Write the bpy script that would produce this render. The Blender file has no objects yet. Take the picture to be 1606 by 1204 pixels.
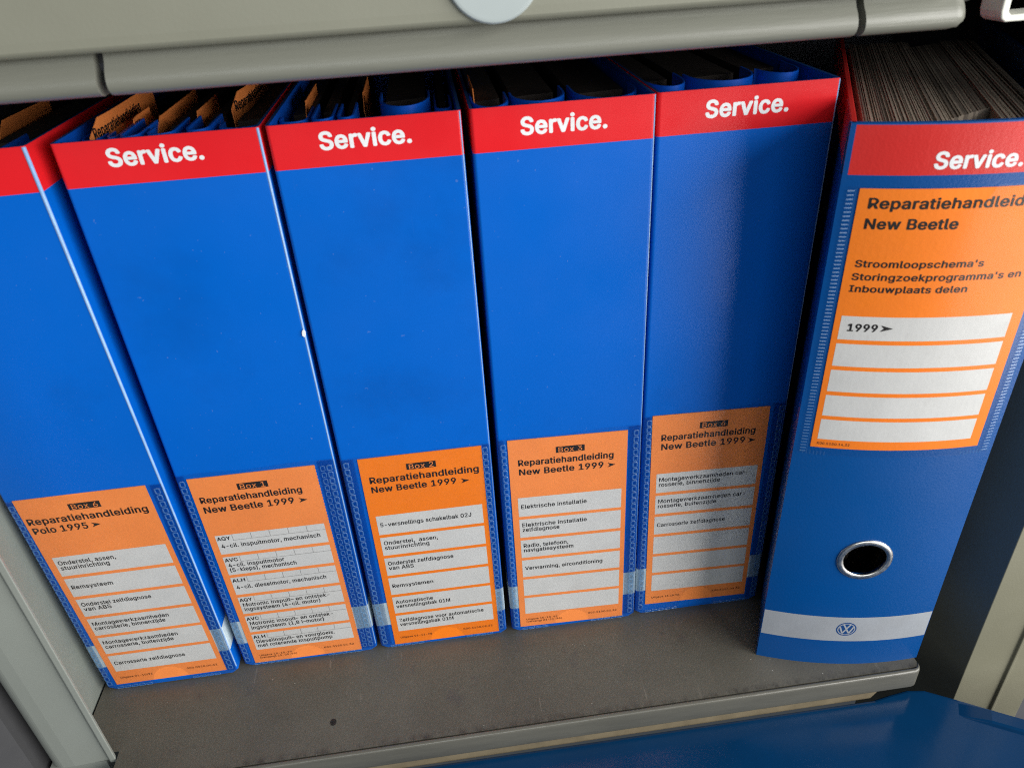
import bpy, bmesh, math, random, os
from mathutils import Vector, Matrix
from mathutils.geometry import tessellate_polygon, delaunay_2d_cdt

random.seed(7)
SC = bpy.context.scene
COL = SC.collection
R = math.radians

# ------------------------------------------------------------------ camera, world, lamps, exposure
ROT = [[0.9919547, -0.1135281, -0.0560108], [-0.1075222, -0.5220302, -0.8461226], [0.0668194, 0.8453377, -0.5300372]]
POS = (0.152218, -0.322063, 0.387234)
cd = bpy.data.cameras.new('camera'); cam = bpy.data.objects.new('camera', cd); COL.objects.link(cam)
cd.sensor_fit = 'HORIZONTAL'; cd.sensor_width = 36.0; cd.lens = 36.0 * 1177.37 / 1606.0
cd.clip_start = 0.01; cd.clip_end = 50
r0, r1, r2 = ROT
m3 = Matrix((( r0[0], -r1[0], -r2[0]), (r0[1], -r1[1], -r2[1]), (r0[2], -r1[2], -r2[2])))
cam.matrix_world = Matrix.Translation(POS) @ m3.to_4x4()
cd.dof.use_dof = True; cd.dof.focus_distance = 0.445; cd.dof.aperture_fstop = 15.0
SC.camera = cam

w = bpy.data.worlds.new('World'); SC.world = w; w.use_nodes = True
bg = w.node_tree.nodes['Background']
bg.inputs[0].default_value = (0.80, 0.90, 1.0, 1); bg.inputs[1].default_value = 0.06

def area(name, loc, target, sx, sy, energy, col):
    l = bpy.data.lights.new(name, 'AREA'); l.shape = 'RECTANGLE'; l.size = sx; l.size_y = sy
    l.energy = energy; l.color = col
    o = bpy.data.objects.new(name, l); COL.objects.link(o)
    o.location = loc
    o.rotation_euler = (Vector(target) - Vector(loc)).to_track_quat('-Z', 'Y').to_euler()
    return o
area('window_light', (1.72, -1.06, 0.80), (0.15, 0.0, 0.20), 2.1, 1.2, 74, (1.0, 0.985, 0.95))
area('floor_bounce', (1.45, -1.35, -0.45), (0.15, 0.0, 0.15), 1.2, 0.5, 9, (1.0, 0.96, 0.90))
area('fill_light', (0.0, -1.9, 0.92), (0.15, 0.0, 0.15), 1.2, 0.8, 9.5, (0.93, 0.98, 1.0))  # soft frontal fill added to lift the shadows on the boxes

SC.view_settings.view_transform = 'Standard'
SC.view_settings.look = 'None'
SC.view_settings.exposure = 0.05
SC.view_settings.gamma = 1.0
SC.view_settings.use_curve_mapping = False
SC.render.engine = 'CYCLES'
SC.cycles.use_denoising = False
SC.cycles.use_adaptive_sampling = False
SC.cycles.sample_clamp_indirect = 2.0
SC.cycles.filter_width = 1.1
SC.cycles.max_bounces = 8
SC.cycles.transparent_max_bounces = 16

# ------------------------------------------------------------------ materials
def new_mat(name):
    m = bpy.data.materials.new(name); m.use_nodes = True
    nt = m.node_tree; return m, nt, nt.nodes['Principled BSDF']

def coords(nt, scale=(1, 1, 1)):
    tc = nt.nodes.new('ShaderNodeTexCoord'); oi = nt.nodes.new('ShaderNodeObjectInfo')
    add = nt.nodes.new('ShaderNodeVectorMath'); add.operation = 'ADD'
    mul = nt.nodes.new('ShaderNodeVectorMath'); mul.operation = 'MULTIPLY'; mul.inputs[1].default_value = scale
    nt.links.new(tc.outputs['Object'], add.inputs[0]); nt.links.new(oi.outputs['Random'], add.inputs[1])
    nt.links.new(add.outputs[0], mul.inputs[0])
    return mul.outputs[0]

def noise(nt, vec, scale, detail=3, rough=0.55):
    n = nt.nodes.new('ShaderNodeTexNoise'); n.inputs['Scale'].default_value = scale
    n.inputs['Detail'].default_value = detail; n.inputs['Roughness'].default_value = rough
    nt.links.new(vec, n.inputs['Vector']); return n.outputs['Fac']

def ramp(nt, fac, p0, p1, v0=0.0, v1=1.0):
    r = nt.nodes.new('ShaderNodeMapRange'); r.inputs['From Min'].default_value = p0; r.inputs['From Max'].default_value = p1
    r.inputs['To Min'].default_value = v0; r.inputs['To Max'].default_value = v1
    nt.links.new(fac, r.inputs['Value']); return r.outputs[0]

def mixc(nt, fac, a, b):
    mx = nt.nodes.new('ShaderNodeMix'); mx.data_type = 'RGBA'
    for sock, v in ((mx.inputs['Factor'], fac), (mx.inputs['A'], a), (mx.inputs['B'], b)):
        pass
    A = [s for s in mx.inputs if s.type == 'RGBA']
    F = [s for s in mx.inputs if s.name == 'Factor' and s.type == 'VALUE'][0]
    if hasattr(fac, 'node'): nt.links.new(fac, F)
    else: F.default_value = fac
    for s, v in ((A[0], a), (A[1], b)):
        if hasattr(v, 'node'): nt.links.new(v, s)
        else: s.default_value = (*v, 1)
    return [s for s in mx.outputs if s.type == 'RGBA'][0]

def surf(name, col, rough=0.4, spec=0.5, var=0.12, dirt=0.0, dirt_col=(0.03, 0.03, 0.03), scale=30, bump=0.0, bscale=200, coat=0.0,
         metal=0.0, stretch=(1, 1, 1), rvar=0.08, fine=0.0, dust=0.0):
    """mottled painted / printed / plastic surface"""
    m, nt, b = new_mat(name)
    v = coords(nt, stretch)
    n1 = noise(nt, v, scale, 5)
    c = mixc(nt, ramp(nt, n1, 0.3, 0.7), tuple(x * (1 - var) for x in col), tuple(min(1, x * (1 + var)) for x in col))
    if fine:
        n4 = noise(nt, v, 1400, 2)
        c = mixc(nt, ramp(nt, n4, 0.35, 0.7, 0.0, fine), c, tuple(x * 0.55 for x in col))
    if dirt:
        n2 = noise(nt, v, scale * 0.55, 6, 0.65)
        c = mixc(nt, ramp(nt, n2, 0.56, 0.74, 0.0, dirt), c, dirt_col)
    if dust:
        n5 = noise(nt, v, 480, 2)
        c = mixc(nt, ramp(nt, n5, 0.735, 0.77, 0.0, dust), c, (0.30, 0.36, 0.45))
        vs_ = coords(nt, (3, 1, 0.35)); n6 = noise(nt, vs_, 60, 5, 0.7)
        c = mixc(nt, ramp(nt, n6, 0.68, 0.80, 0.0, dust * 0.45), c, (0.12, 0.22, 0.42))
    nt.links.new(c, b.inputs['Base Color'])
    n3 = noise(nt, v, scale * 1.7, 4)
    nt.links.new(ramp(nt, n3, 0.3, 0.7, max(0.03, rough - rvar), rough + rvar), b.inputs['Roughness'])
    b.inputs['Specular IOR Level'].default_value = spec
    b.inputs['Metallic'].default_value = metal
    if coat:
        b.inputs['Coat Weight'].default_value = coat; b.inputs['Coat Roughness'].default_value = 0.12
    if bump:
        bp = nt.nodes.new('ShaderNodeBump'); bp.inputs['Strength'].default_value = bump; bp.inputs['Distance'].default_value = 0.001
        nt.links.new(noise(nt, v, bscale, 4), bp.inputs['Height']); nt.links.new(bp.outputs[0], b.inputs['Normal'])
    return m

def film(name, tint, gloss, rough=0.12, solid=0.0, solid_col=(0.3, 0.5, 0.8)):
    """clear plastic sheet: see-through, tinted, with a glossy face"""
    m = bpy.data.materials.new(name); m.use_nodes = True; nt = m.node_tree
    nt.nodes.remove(nt.nodes['Principled BSDF']); out = nt.nodes['Material Output']
    t = nt.nodes.new('ShaderNodeBsdfTransparent'); t.inputs[0].default_value = (*tint, 1)
    g = nt.nodes.new('ShaderNodeBsdfGlossy'); g.inputs['Roughness'].default_value = rough
    lw = nt.nodes.new('ShaderNodeLayerWeight'); lw.inputs[0].default_value = 0.5
    pw = nt.nodes.new('ShaderNodeMath'); pw.operation = 'POWER'; pw.inputs[1].default_value = 5.0
    nt.links.new(lw.outputs['Facing'], pw.inputs[0])
    f = nt.nodes.new('ShaderNodeMath'); f.operation = 'MULTIPLY_ADD'; f.inputs[1].default_value = 0.95; f.inputs[2].default_value = 0.035
    nt.links.new(pw.outputs[0], f.inputs[0])
    v = coords(nt)
    bp = nt.nodes.new('ShaderNodeBump'); bp.inputs['Strength'].default_value = 0.10; bp.inputs['Distance'].default_value = 0.001
    nt.links.new(noise(nt, v, 32, 2), bp.inputs['Height'])
    nt.links.new(bp.outputs[0], g.inputs['Normal'])
    mul = nt.nodes.new('ShaderNodeMath'); mul.operation = 'MULTIPLY'; mul.inputs[1].default_value = gloss
    nt.links.new(f.outputs[0], mul.inputs[0])
    base = t.outputs[0]
    if solid:
        d = nt.nodes.new('ShaderNodeBsdfDiffuse'); d.inputs[0].default_value = (*solid_col, 1)
        ms = nt.nodes.new('ShaderNodeMixShader'); ms.inputs[0].default_value = solid
        nt.links.new(base, ms.inputs[1]); nt.links.new(d.outputs[0], ms.inputs[2]); base = ms.outputs[0]
    mx = nt.nodes.new('ShaderNodeMixShader'); nt.links.new(mul.outputs[0], mx.inputs[0])
    nt.links.new(base, mx.inputs[1]); nt.links.new(g.outputs[0], mx.inputs[2])
    nt.links.new(mx.outputs[0], out.inputs[0])
    return m

M = {}
M['blue'] = surf('blue_plastic', (0.0002, 0.113, 0.54), 0.34, 0.32, 0.05, 0.35, (0.001, 0.03, 0.16), 9, 0.07, 60, dust=0.16)
M['blue_in'] = surf('blue_inner_plastic', (0.002, 0.09, 0.55), 0.38, 0.4, 0.08, scale=20)
M['binder_blue'] = surf('blue_binder_paper', (0.0005, 0.068, 0.27), 0.33, 0.4, 0.06, 0.2, (0.002, 0.03, 0.16), 12, 0.10, 900)
M['red'] = surf('red_print', (0.72, 0.014, 0.020), 0.32, 0.45, 0.05, 0.12, (0.30, 0.02, 0.02), 14, 0.05, 80)
M['binder_red'] = surf('red_binder_print', (0.62, 0.030, 0.026), 0.34, 0.55, 0.07, 0.10, (0.3, 0.02, 0.02), 14, 0.10, 900)
M['white'] = surf('white_print', (0.78, 0.80, 0.82), 0.45, 0.4, 0.05, 0.25, (0.45, 0.43, 0.40), 60)
M['silver'] = surf('pale_grey_print', (0.36, 0.38, 0.41), 0.45, 0.4, 0.06, 0.2, (0.3, 0.3, 0.3), 60, fine=0.2)
M['tape'] = surf('white_band_print', (0.50, 0.60, 0.66), 0.4, 0.4, 0.1, 0.3, (0.25, 0.35, 0.42), 160)
M['orange_deep'] = surf('deep_orange_card', (0.98, 0.225, 0.012), 0.55, 0.3, 0.04, 0.14, (0.6, 0.17, 0.03), 55, 0.08, 500, fine=0.10)
M['orange'] = surf('orange_card', (0.97, 0.285, 0.070), 0.6, 0.3, 0.05, 0.14, (0.55, 0.17, 0.05), 55, 0.08, 500, fine=0.12)
M['field'] = surf('white_card_field', (0.66, 0.65, 0.625), 0.6, 0.3, 0.04, 0.28, (0.48, 0.46, 0.43), 70, 0.06, 400, fine=0.10)
M['ink'] = surf('black_ink', (0.018, 0.016, 0.015), 0.5, 0.3, 0.1)
M['ink_small'] = surf('brown_ink', (0.10, 0.035, 0.015), 0.5, 0.3, 0.1)
M['navy'] = surf('navy_print', (0.008, 0.055, 0.20), 0.45, 0.4, 0.1)
M['film'] = film('clear_pocket_film', (0.975, 0.980, 0.988), 0.8, 0.16)
M['film_dull'] = film('dull_pocket_film', (0.965, 0.972, 0.982), 0.6, 0.22)
M['weld'] = film('welded_clear_plastic', (0.80, 0.90, 0.97), 1.8, 0.22, 0.24, (0.15, 0.40, 0.74))
M['weld_zone'] = film('doubled_pocket_film', (0.66, 0.72, 0.80), 1.0, 0.2)
M['drawer'] = surf('olive_grey_paint', (0.225, 0.226, 0.178), 0.42, 0.45, 0.03, 0.18, (0.15, 0.145, 0.115), 18, 0.035, 700)
M['grey'] = surf('grey_green_paint', (0.255, 0.275, 0.248), 0.42, 0.45, 0.04, 0.22, (0.16, 0.155, 0.13), 18, 0.04, 700)
M['grey_shaded'] = surf('shaded_post_paint', (0.200, 0.193, 0.138), 0.45, 0.4, 0.04, 0.14, (0.2, 0.19, 0.15), 24, 0.10, 700)  # cabinet grey with the right post's shade put into the colour
M['rail'] = surf('grey_plastic_rail', (0.185, 0.188, 0.158), 0.40, 0.45, 0.05, 0.12, (0.18, 0.17, 0.15), 40, 0.14, 500, stretch=(0.12, 1, 1))
M['side'] = surf('darker_grey_green_paint', (0.185, 0.205, 0.185), 0.5, 0.35, 0.06, 0.25, (0.12, 0.12, 0.10), 26, 0.10, 700)  # the left post's grey-green in a darker tone
M['disc'] = surf('satin_disc_paint', (0.40, 0.45, 0.45), 0.35, 0.5, 0.03, scale=30)
M['void'] = surf('shaded_cabinet_paint', (0.09, 0.092, 0.105), 0.6, 0.3, 0.1, scale=20)  # cabinet paint with the interior's shade put into the colour
M['dark'] = surf('charcoal_paint', (0.055, 0.055, 0.058), 0.5, 0.4, 0.15, scale=20)
M['lid'] = surf('blue_enamel', (0.002, 0.034, 0.105), 0.18, 0.42, 0.10, 0.3, (0.01, 0.05, 0.13), 16, 0.03, 60)
M['lip'] = surf('worn_shelf_lip_paint', (0.120, 0.116, 0.096), 0.30, 0.6, 0.12, 0.4, (0.05, 0.045, 0.04), 120, 0.1, 700, stretch=(0.15, 1, 1))
M['strip'] = surf('tan_strip_paint', (0.19, 0.155, 0.10), 0.5, 0.4, 0.15, 0.4, (0.12, 0.09, 0.06), 90)
M['paper_mid'] = surf('grey_paper_edge', (0.20, 0.165, 0.135), 0.8, 0.2, 0.2, scale=300)
M['paper'] = surf('paper_edge', (0.36, 0.30, 0.24), 0.8, 0.2, 0.15, scale=300, stretch=(1, 1, 0.2))
M['paper_shaded'] = surf('shaded_page_edge', (0.035, 0.028, 0.024), 0.8, 0.2, 0.2, scale=200)  # near-black pages, the shade inside the boxes put into the colour
M['rule'] = surf('grey_rule_ink', (0.26, 0.25, 0.24), 0.6, 0.3, 0.05)
M['chrome'] = surf('nickel_plate', (0.72, 0.70, 0.66), 0.32, 0.5, 0.05, scale=200, metal=1.0)
M['cream'] = surf('cream_metal_paint', (0.78, 0.78, 0.70), 0.4, 0.4, 0.05, 0.2, (0.3, 0.28, 0.22), 90)
M['bead'] = surf('pale_highlight_bead', (0.25, 0.42, 0.72), 0.18, 0.9, 0.1, scale=150)  # pale tint paints the bright line on the box edges
M['edge'] = film('clear_edge_film', (0.85, 0.9, 0.95), 3.0, 0.10, 0.06, (0.4, 0.6, 0.9))

def shelf_mat():
    m, nt, b = new_mat('worn_dark_shelf_paint')
    v = coords(nt)
    n1 = noise(nt, v, 14, 7, 0.6)
    c = mixc(nt, ramp(nt, n1, 0.3, 0.7), (0.084, 0.079, 0.063), (0.122, 0.115, 0.093))
    n2 = noise(nt, v, 900, 3); c = mixc(nt, ramp(nt, n2, 0.45, 0.75, 0, 0.25), c, (0.055, 0.050, 0.042))
    vs = coords(nt, (1, 0.10, 1)); n3 = noise(nt, vs, 420, 4, 0.6)
    c = mixc(nt, ramp(nt, n3, 0.66, 0.80, 0, 0.5), c, (0.30, 0.28, 0.24))
    n5 = noise(nt, v, 45, 8, 0.7); c = mixc(nt, ramp(nt, n5, 0.60, 0.78, 0, 0.7), c, (0.045, 0.040, 0.052))
    n4 = noise(nt, v, 620, 1); c = mixc(nt, ramp(nt, n4, 0.785, 0.81, 0, 0.6), c, (0.60, 0.58, 0.52))
    tc = nt.nodes.new('ShaderNodeTexCoord'); sp = nt.nodes.new('ShaderNodeSeparateXYZ'); nt.links.new(tc.outputs['Object'], sp.inputs[0])
    def mth(op, a, b_):
        k = nt.nodes.new('ShaderNodeMath'); k.operation = op
        for q, v_ in enumerate((a, b_)):
            if hasattr(v_, 'node'): nt.links.new(v_, k.inputs[q])
            else: k.inputs[q].default_value = v_
        return k.outputs[0]
    d = mth('ADD', mth('SUBTRACT', sp.outputs[1], mth('MULTIPLY', sp.outputs[0], 0.00882)), 0.0692 + 0.00053 - 0.0034)   # distance behind the lip
    near = mth('MULTIPLY', ramp(nt, d, 0.0045, 0.0004), ramp(nt, d, -0.0006, 0.0004))
    grime = mth('MULTIPLY', near, ramp(nt, noise(nt, coords(nt, (1, 0.6, 1)), 190, 6, 0.7), 0.44, 0.66))
    c = mixc(nt, mth('MULTIPLY', grime, 0.85), c, (0.030, 0.026, 0.022))
    nt.links.new(c, b.inputs['Base Color'])
    nt.links.new(ramp(nt, n1, 0.3, 0.7, 0.36, 0.58), b.inputs['Roughness'])
    bp = nt.nodes.new('ShaderNodeBump'); bp.inputs['Strength'].default_value = 0.12; bp.inputs['Distance'].default_value = 0.001
    nt.links.new(noise(nt, v, 800, 3), bp.inputs['Height']); nt.links.new(bp.outputs[0], b.inputs['Normal'])
    return m
M['shelf'] = shelf_mat()

# ------------------------------------------------------------------ mesh helpers
class MB:
    def __init__(s): s.v = []; s.f = []; s.mi = []; s.sm = []
    def add(s, verts, faces, mi=0, smooth=False):
        o = len(s.v); s.v += [tuple(p) for p in verts]
        for f in faces: s.f.append([i + o for i in f]); s.mi.append(mi); s.sm.append(smooth)
    def box(s, x0, x1, y0, y1, z0, z1, mi=0):
        s.add([(x0,y0,z0),(x1,y0,z0),(x1,y1,z0),(x0,y1,z0),(x0,y0,z1),(x1,y0,z1),(x1,y1,z1),(x0,y1,z1)],
              [(0,3,2,1),(4,5,6,7),(0,1,5,4),(1,2,6,5),(2,3,7,6),(3,0,4,7)], mi)
    def prism(s, poly, a0, a1, fn, mi=0, smooth=False):
        """polygon (2D) swept between a0 and a1; fn(p, q, a) gives the 3D point"""
        n = len(poly)
        vs = [fn(p, q, a0) for p, q in poly] + [fn(p, q, a1) for p, q in poly]
        s.add(vs, [[i, (i + 1) % n, n + (i + 1) % n, n + i] for i in range(n)], mi, smooth)
        s.add(vs, [list(range(n))[::-1], list(range(n, 2 * n))], mi)
    def build(s, name, mats, parent=None, bevel=0.0, fix=True):
        me = bpy.data.meshes.new(name); me.from_pydata(s.v, [], s.f)
        for m in (mats if isinstance(mats, (list, tuple)) else [mats]): me.materials.append(m)
        me.polygons.foreach_set('material_index', s.mi); me.polygons.foreach_set('use_smooth', s.sm)
        if fix:
            bm = bmesh.new(); bm.from_mesh(me); bmesh.ops.remove_doubles(bm, verts=bm.verts, dist=1e-7)
            bmesh.ops.recalc_face_normals(bm, faces=bm.faces); bm.to_mesh(me); bm.free()
        me.update()
        o = bpy.data.objects.new(name, me); COL.objects.link(o)
        if parent: o.parent = parent
        if bevel:
            md = o.modifiers.new('bevel', 'BEVEL'); md.width = bevel; md.segments = 3; md.limit_method = 'ANGLE'; md.angle_limit = R(40)
        return o

def tag(o, label=None, cat=None, group=None, kind=None):
    for k, v in (('label', label), ('category', cat), ('group', group), ('kind', kind)):
        if v: o[k] = v
    return o
def empty(name, loc, rz=0.0):
    o = bpy.data.objects.new(name, None); COL.objects.link(o); o.location = loc; o.rotation_euler = (0, 0, rz)
    o.empty_display_size = 0.02; return o

# ------------------------------------------------------------------ lettering
FONT = None
try:
    p = os.path.join(bpy.utils.system_resource('DATAFILES', path='fonts'), 'Inter.woff2')
    if os.path.exists(p): FONT = bpy.data.fonts.load(p)
except Exception:
    FONT = None
CAPH = 1.0

def area2(pl): return 0.5 * sum(pl[i][0] * pl[(i+1) % len(pl)][1] - pl[(i+1) % len(pl)][0] * pl[i][1] for i in range(len(pl)))
def inside(pt, pl):
    x, y = pt; c = False
    for i in range(len(pl)):
        (x0, y0), (x1, y1) = pl[i], pl[(i + 1) % len(pl)]
        if (y0 > y) != (y1 > y) and x < (x1 - x0) * (y - y0) / (y1 - y0) + x0: c = not c
    return c
def bez(a, b, c, d, t):
    u = 1 - t; return (u*u*u*a[0]+3*u*u*t*b[0]+3*u*t*t*c[0]+t*t*t*d[0], u*u*u*a[1]+3*u*u*t*b[1]+3*u*t*t*c[1]+t*t*t*d[1])
_cache = {}
def text_tris(body, res):
    """triangles of a line of text at cap height 1, each outline filled on its own"""
    key = (body, res)
    if key in _cache: return _cache[key]
    cu = bpy.data.curves.new('lettering', 'FONT'); cu.body = body; cu.size = 1.0 / CAPH
    cu.space_character = 1.05
    if FONT: cu.font = FONT
    ob = bpy.data.objects.new('lettering', cu); COL.objects.link(ob)
    dg = bpy.context.evaluated_depsgraph_get(); ev = ob.evaluated_get(dg)
    c2 = ev.to_curve(dg, apply_modifiers=False)
    loops = []
    for sp in c2.splines:
        pl = []
        bp = sp.bezier_points
        if len(bp):
            n = len(bp)
            for i in range(n):
                a, b = bp[i], bp[(i + 1) % n]
                straight = abs((a.handle_right - a.co).cross(b.co - a.co).z) < 1e-5 and abs((b.handle_left - b.co).cross(b.co - a.co).z) < 1e-5
                for k in range(1 if straight else res): pl.append(bez(a.co, a.handle_right, b.handle_left, b.co, k / res))
        else:
            pl = [(q.co[0], q.co[1]) for q in sp.points]
        if len(pl) > 2 and abs(area2(pl)) > 1e-5: loops.append(pl)
    ev.to_curve_clear(); bpy.data.objects.remove(ob); bpy.data.curves.remove(cu)
    sgn = 1
    if loops:
        big = max(loops, key=lambda l: abs(area2(l))); sgn = 1 if area2(big) > 0 else -1
    outs = [l for l in loops if area2(l) * sgn > 0]; holes = [l for l in loops if area2(l) * sgn < 0]
    parts = []
    for k, o in enumerate(outs):
        hs = [h for h in holes if inside(h[0], o)]
        polys = [[Vector((x, y, 0)) for x, y in q] for q in [o] + hs]
        flat = [q for pl in polys for q in pl]
        tris = tessellate_polygon(polys)
        parts.append(([(q.x, q.y) for q in flat], [tuple(t) for t in tris]))
    xs = [q[0] for l in loops for q in l] or [0]
    _cache[key] = (parts, min(xs), max(xs))
    return _cache[key]

_h = text_tris('H', 2)[0]; _ys = [q[1] for p_ in _h for q in p_[0]]; CAPH = max(_ys) - min(_ys); _cache.clear()
def lettering(mb, body, u, v, cap, fn, off, width=None, mi=0, bold=0.06, res=3, copies=6):
    """write a line at left u, baseline v (both mm, v upward); fn(u, v, off) maps to 3D. Boldness: the outline is laid down
    several times, shifted a little, each layer a few micrometres above the last."""
    parts, x0, x1 = text_tris(body, res)
    bw = bold * cap
    sx = ((width - 2 * bw) / (x1 - x0)) if width else cap * 1.04
    shifts = [(0, 0)] + [(math.cos(a) * bw, math.sin(a) * bw * 0.75) for a in [2 * math.pi * k / copies for k in range(copies)]] if bold else [(0, 0)]
    i = 0
    for dx, dy in shifts:
        for gi, (pts, tris) in enumerate(parts):
            o2 = off + 0.003 * i + 0.0012 * (gi % 2)
            mb.add([fn(u + bw + (px - x0) * sx + dx, v + py * cap + dy, o2) for px, py in pts], tris, mi)
        i += 1

def arrow_poly(u, v, L, h): return [(u, v - h / 2), (u + L, v), (u, v + h / 2), (u + L * 0.27, v)]

def patch(mb, u0, u1, v0, v1, fn, off, mi=0, nu=1, nv=1):
    vs = []; fs = []
    for j in range(nv + 1):
        for i in range(nu + 1): vs.append(fn(u0 + (u1 - u0) * i / nu, v0 + (v1 - v0) * j / nv, off))
    for j in range(nv):
        for i in range(nu):
            a = j * (nu + 1) + i; fs.append((a, a + 1, a + nu + 2, a + nu + 1))
    mb.add(vs, fs, mi)
def poly_flat(mb, pts, fn, off, mi=0):
    tris = tessellate_polygon([[Vector((x, y, 0)) for x, y in pts]])
    mb.add([fn(x, y, off) for x, y in pts], [tuple(t) for t in tris], mi)
def slab(mb, pts, fn, o0, o1, mi=0):
    """polygon in (u,v) with a real thickness from offset o0 to o1"""
    n = len(pts); tris = tessellate_polygon([[Vector((x, y, 0)) for x, y in pts]])
    mb.add([fn(x, y, o1) for x, y in pts] + [fn(x, y, o0) for x, y in pts],
           [tuple(t) for t in tris] + [tuple(i + n for i in t)[::-1] for t in tris] + [(i, (i + 1) % n, n + (i + 1) % n, n + i) for i in range(n)], mi)

def ring_chain(mb, path, fn, off, wd, ht, pitch, lw, raise_, mi=0, jitter=0.0):
    """row of small rounded rectangular weld marks along path = ((u,v) start, (u,v) end)"""
    (ua, va), (ub, vb) = path; L = math.hypot(ub - ua, vb - va); n = int(L / pitch)
    du, dv = (ub - ua) / L, (vb - va) / L
    for k in range(n):
        t = (k + 0.5) * pitch; cu, cv = ua + du * t + random.uniform(-jitter, jitter), va + dv * t
        outer, inner = [], []
        for sx, sy, a0 in ((1, 1, 0), (-1, 1, 90), (-1, -1, 180), (1, -1, 270)):
            for a in (0, 45, 90):
                ang = R(a0 + a); rr = 0.28 * wd
                for lst, sh in ((outer, 0), (inner, lw)):
                    r_ = max(0.05, rr - sh); hx = wd / 2 - rr; hy = ht / 2 - rr
                    a_ = sx * hx + math.cos(ang) * r_; b_ = sy * hy + math.sin(ang) * r_
                    lst.append((cu + dv * a_ + du * b_, cv - du * a_ + dv * b_) if abs(dv) > abs(du) else (cu + b_, cv + a_))
        m = len(outer)
        mid = [((o[0] + i[0]) / 2, (o[1] + i[1]) / 2) for o, i in zip(outer, inner)]
        vs = [fn(x, y, off) for x, y in outer] + [fn(x, y, off + raise_) for x, y in mid] + [fn(x, y, off) for x, y in inner]
        fs = []
        for i in range(m):
            j = (i + 1) % m; fs += [(i, j, m + j, m + i), (m + i, m + j, 2 * m + j, 2 * m + i)]
        mb.add(vs, fs, mi, True)

# ------------------------------------------------------------------ the cabinet
XL, XR = -0.0864, 0.545
ZT, YB = 0.50, 0.33
cab = tag(empty('metal_cabinet', (0.2, 0.1, -0.02)), 'grey metal cabinet with a dark open compartment that holds the row of blue files', 'cabinet')
def in_cab(mb, name, mats, **k):
    o = mb.build(name, mats, None, **k); o.parent = cab; o.matrix_parent_inverse = Matrix.Translation(-cab.location); return o

# shelf: a sheet with a rounded front lip whose right end is rounded too
def shelf_front(x): return -0.0692 + 0.0030 * (x - 0.06) / 0.34
r_ = 0.0016; BK = 0.0034
def endin(x, e=0.0040):
    t = max(0.0, (x - (0.4015 - e)) / e); return e * (1 - math.sqrt(max(0, 1 - t * t)))
xs = [-0.0615, 0.0, 0.1, 0.2, 0.3, 0.385] + [0.3975 + 0.0040 * math.sin(R(a)) for a in (0, 30, 50, 70, 85)]
prof = [(BK - r_, -0.0010), (0.0012, -0.0010), (0.0008, 0.0001), (0.0003, 0.0003)]
for k in range(7):
    a = R(90 - 15 * k); prof.append((-r_ * math.cos(a), 0.0003 - r_ + r_ * math.sin(a)))
prof += [(-r_, -0.0132), (-r_ + 0.0004, -0.0142), (-r_ + 0.0012, -0.0146), (0.0030, -0.0146)]
rows = [[(x, shelf_front(x) + r_ + endin(x) + p, q) for p, q in prof] for x in xs]
n = len(prof); mb = MB()
mb.add([p for r in rows for p in r], [(i * n + j, i * n + j + 1, (i + 1) * n + j + 1, (i + 1) * n + j) for i in range(len(rows) - 1) for j in range(n - 1)], 0, True)
mb.add(rows[-1], [list(range(n))], 0)
in_cab(mb, 'shelf_lip', [M['lip']], fix=False)
mb = MB()
tp = [(x, shelf_front(x) + BK, 0.0) for x in xs]; bt_ = [(x, y, -0.0016) for x, y, z in tp]
m_ = len(xs)
mb.add(tp + [(x, 0.0, 0.0) for x in xs], [(i, i + 1, m_ + i + 1, m_ + i) for i in range(m_ - 1)], 0)
mb.add(tp + bt_, [(i, i + 1, m_ + i + 1, m_ + i) for i in range(m_ - 1)], 0)
mb.add([(XL + 0.0015, -0.047, 0), (-0.0615, -0.047, 0), (-0.0615, 0.0, 0), (XL + 0.0015, 0.0, 0)], [(0, 1, 2, 3)], 0)
mb.add([(XL + 0.0015, 0, 0), (xs[-1], 0, 0), (xs[-1], YB, 0), (XL + 0.0015, YB, 0)], [(0, 1, 2, 3)], 0)
mb.add([(xs[-1], tp[-1][1], 0), (xs[-1], YB, 0), (xs[-1], YB, -0.0112), (xs[-1], tp[-1][1], -0.0112)], [(0, 1, 2, 3)], 0)
mb.box(XL + 0.0015, xs[-1] - 0.0002, -0.03, YB, -0.0112, -0.0082)
in_cab(mb, 'shelf', [M['shelf']], fix=False)
# rivet hole in the shelf: dark stud
mb = MB(); c = (0.0584, -0.0471)
mb.add([(c[0], c[1], 0.0003)] + [(c[0] + 0.0017 * math.cos(R(a)), c[1] + 0.0022 * math.sin(R(a)), 0.0002) for a in range(0, 360, 20)],
       [(0, i, i % 18 + 1) for i in range(1, 19)])
in_cab(mb, 'rivet_hole', [M['ink']], fix=False)
# thin tan strip under the lip
mb = MB(); 
P = [(-0.05, shelf_front(-0.05) + 0.0022), (0.379, shelf_front(0.379) + 0.0022)]
mb.add([(P[0][0], P[0][1], -0.0225), (P[1][0] - 0.004, P[1][1], -0.0225), (P[1][0], P[1][1], -0.0158), (P[0][0], P[0][1], -0.0158),
        (P[0][0], P[0][1] + .02, -0.0225), (P[1][0] - 0.004, P[1][1] + .02, -0.0225), (P[1][0], P[1][1] + .02, -0.0158), (P[0][0], P[0][1] + .02, -0.0158)],
       [(0,1,2,3),(7,6,5,4),(0,4,5,1),(1,5,6,2),(2,6,7,3),(3,7,4,0)])
in_cab(mb, 'edge_strip', [M['strip']])
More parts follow.
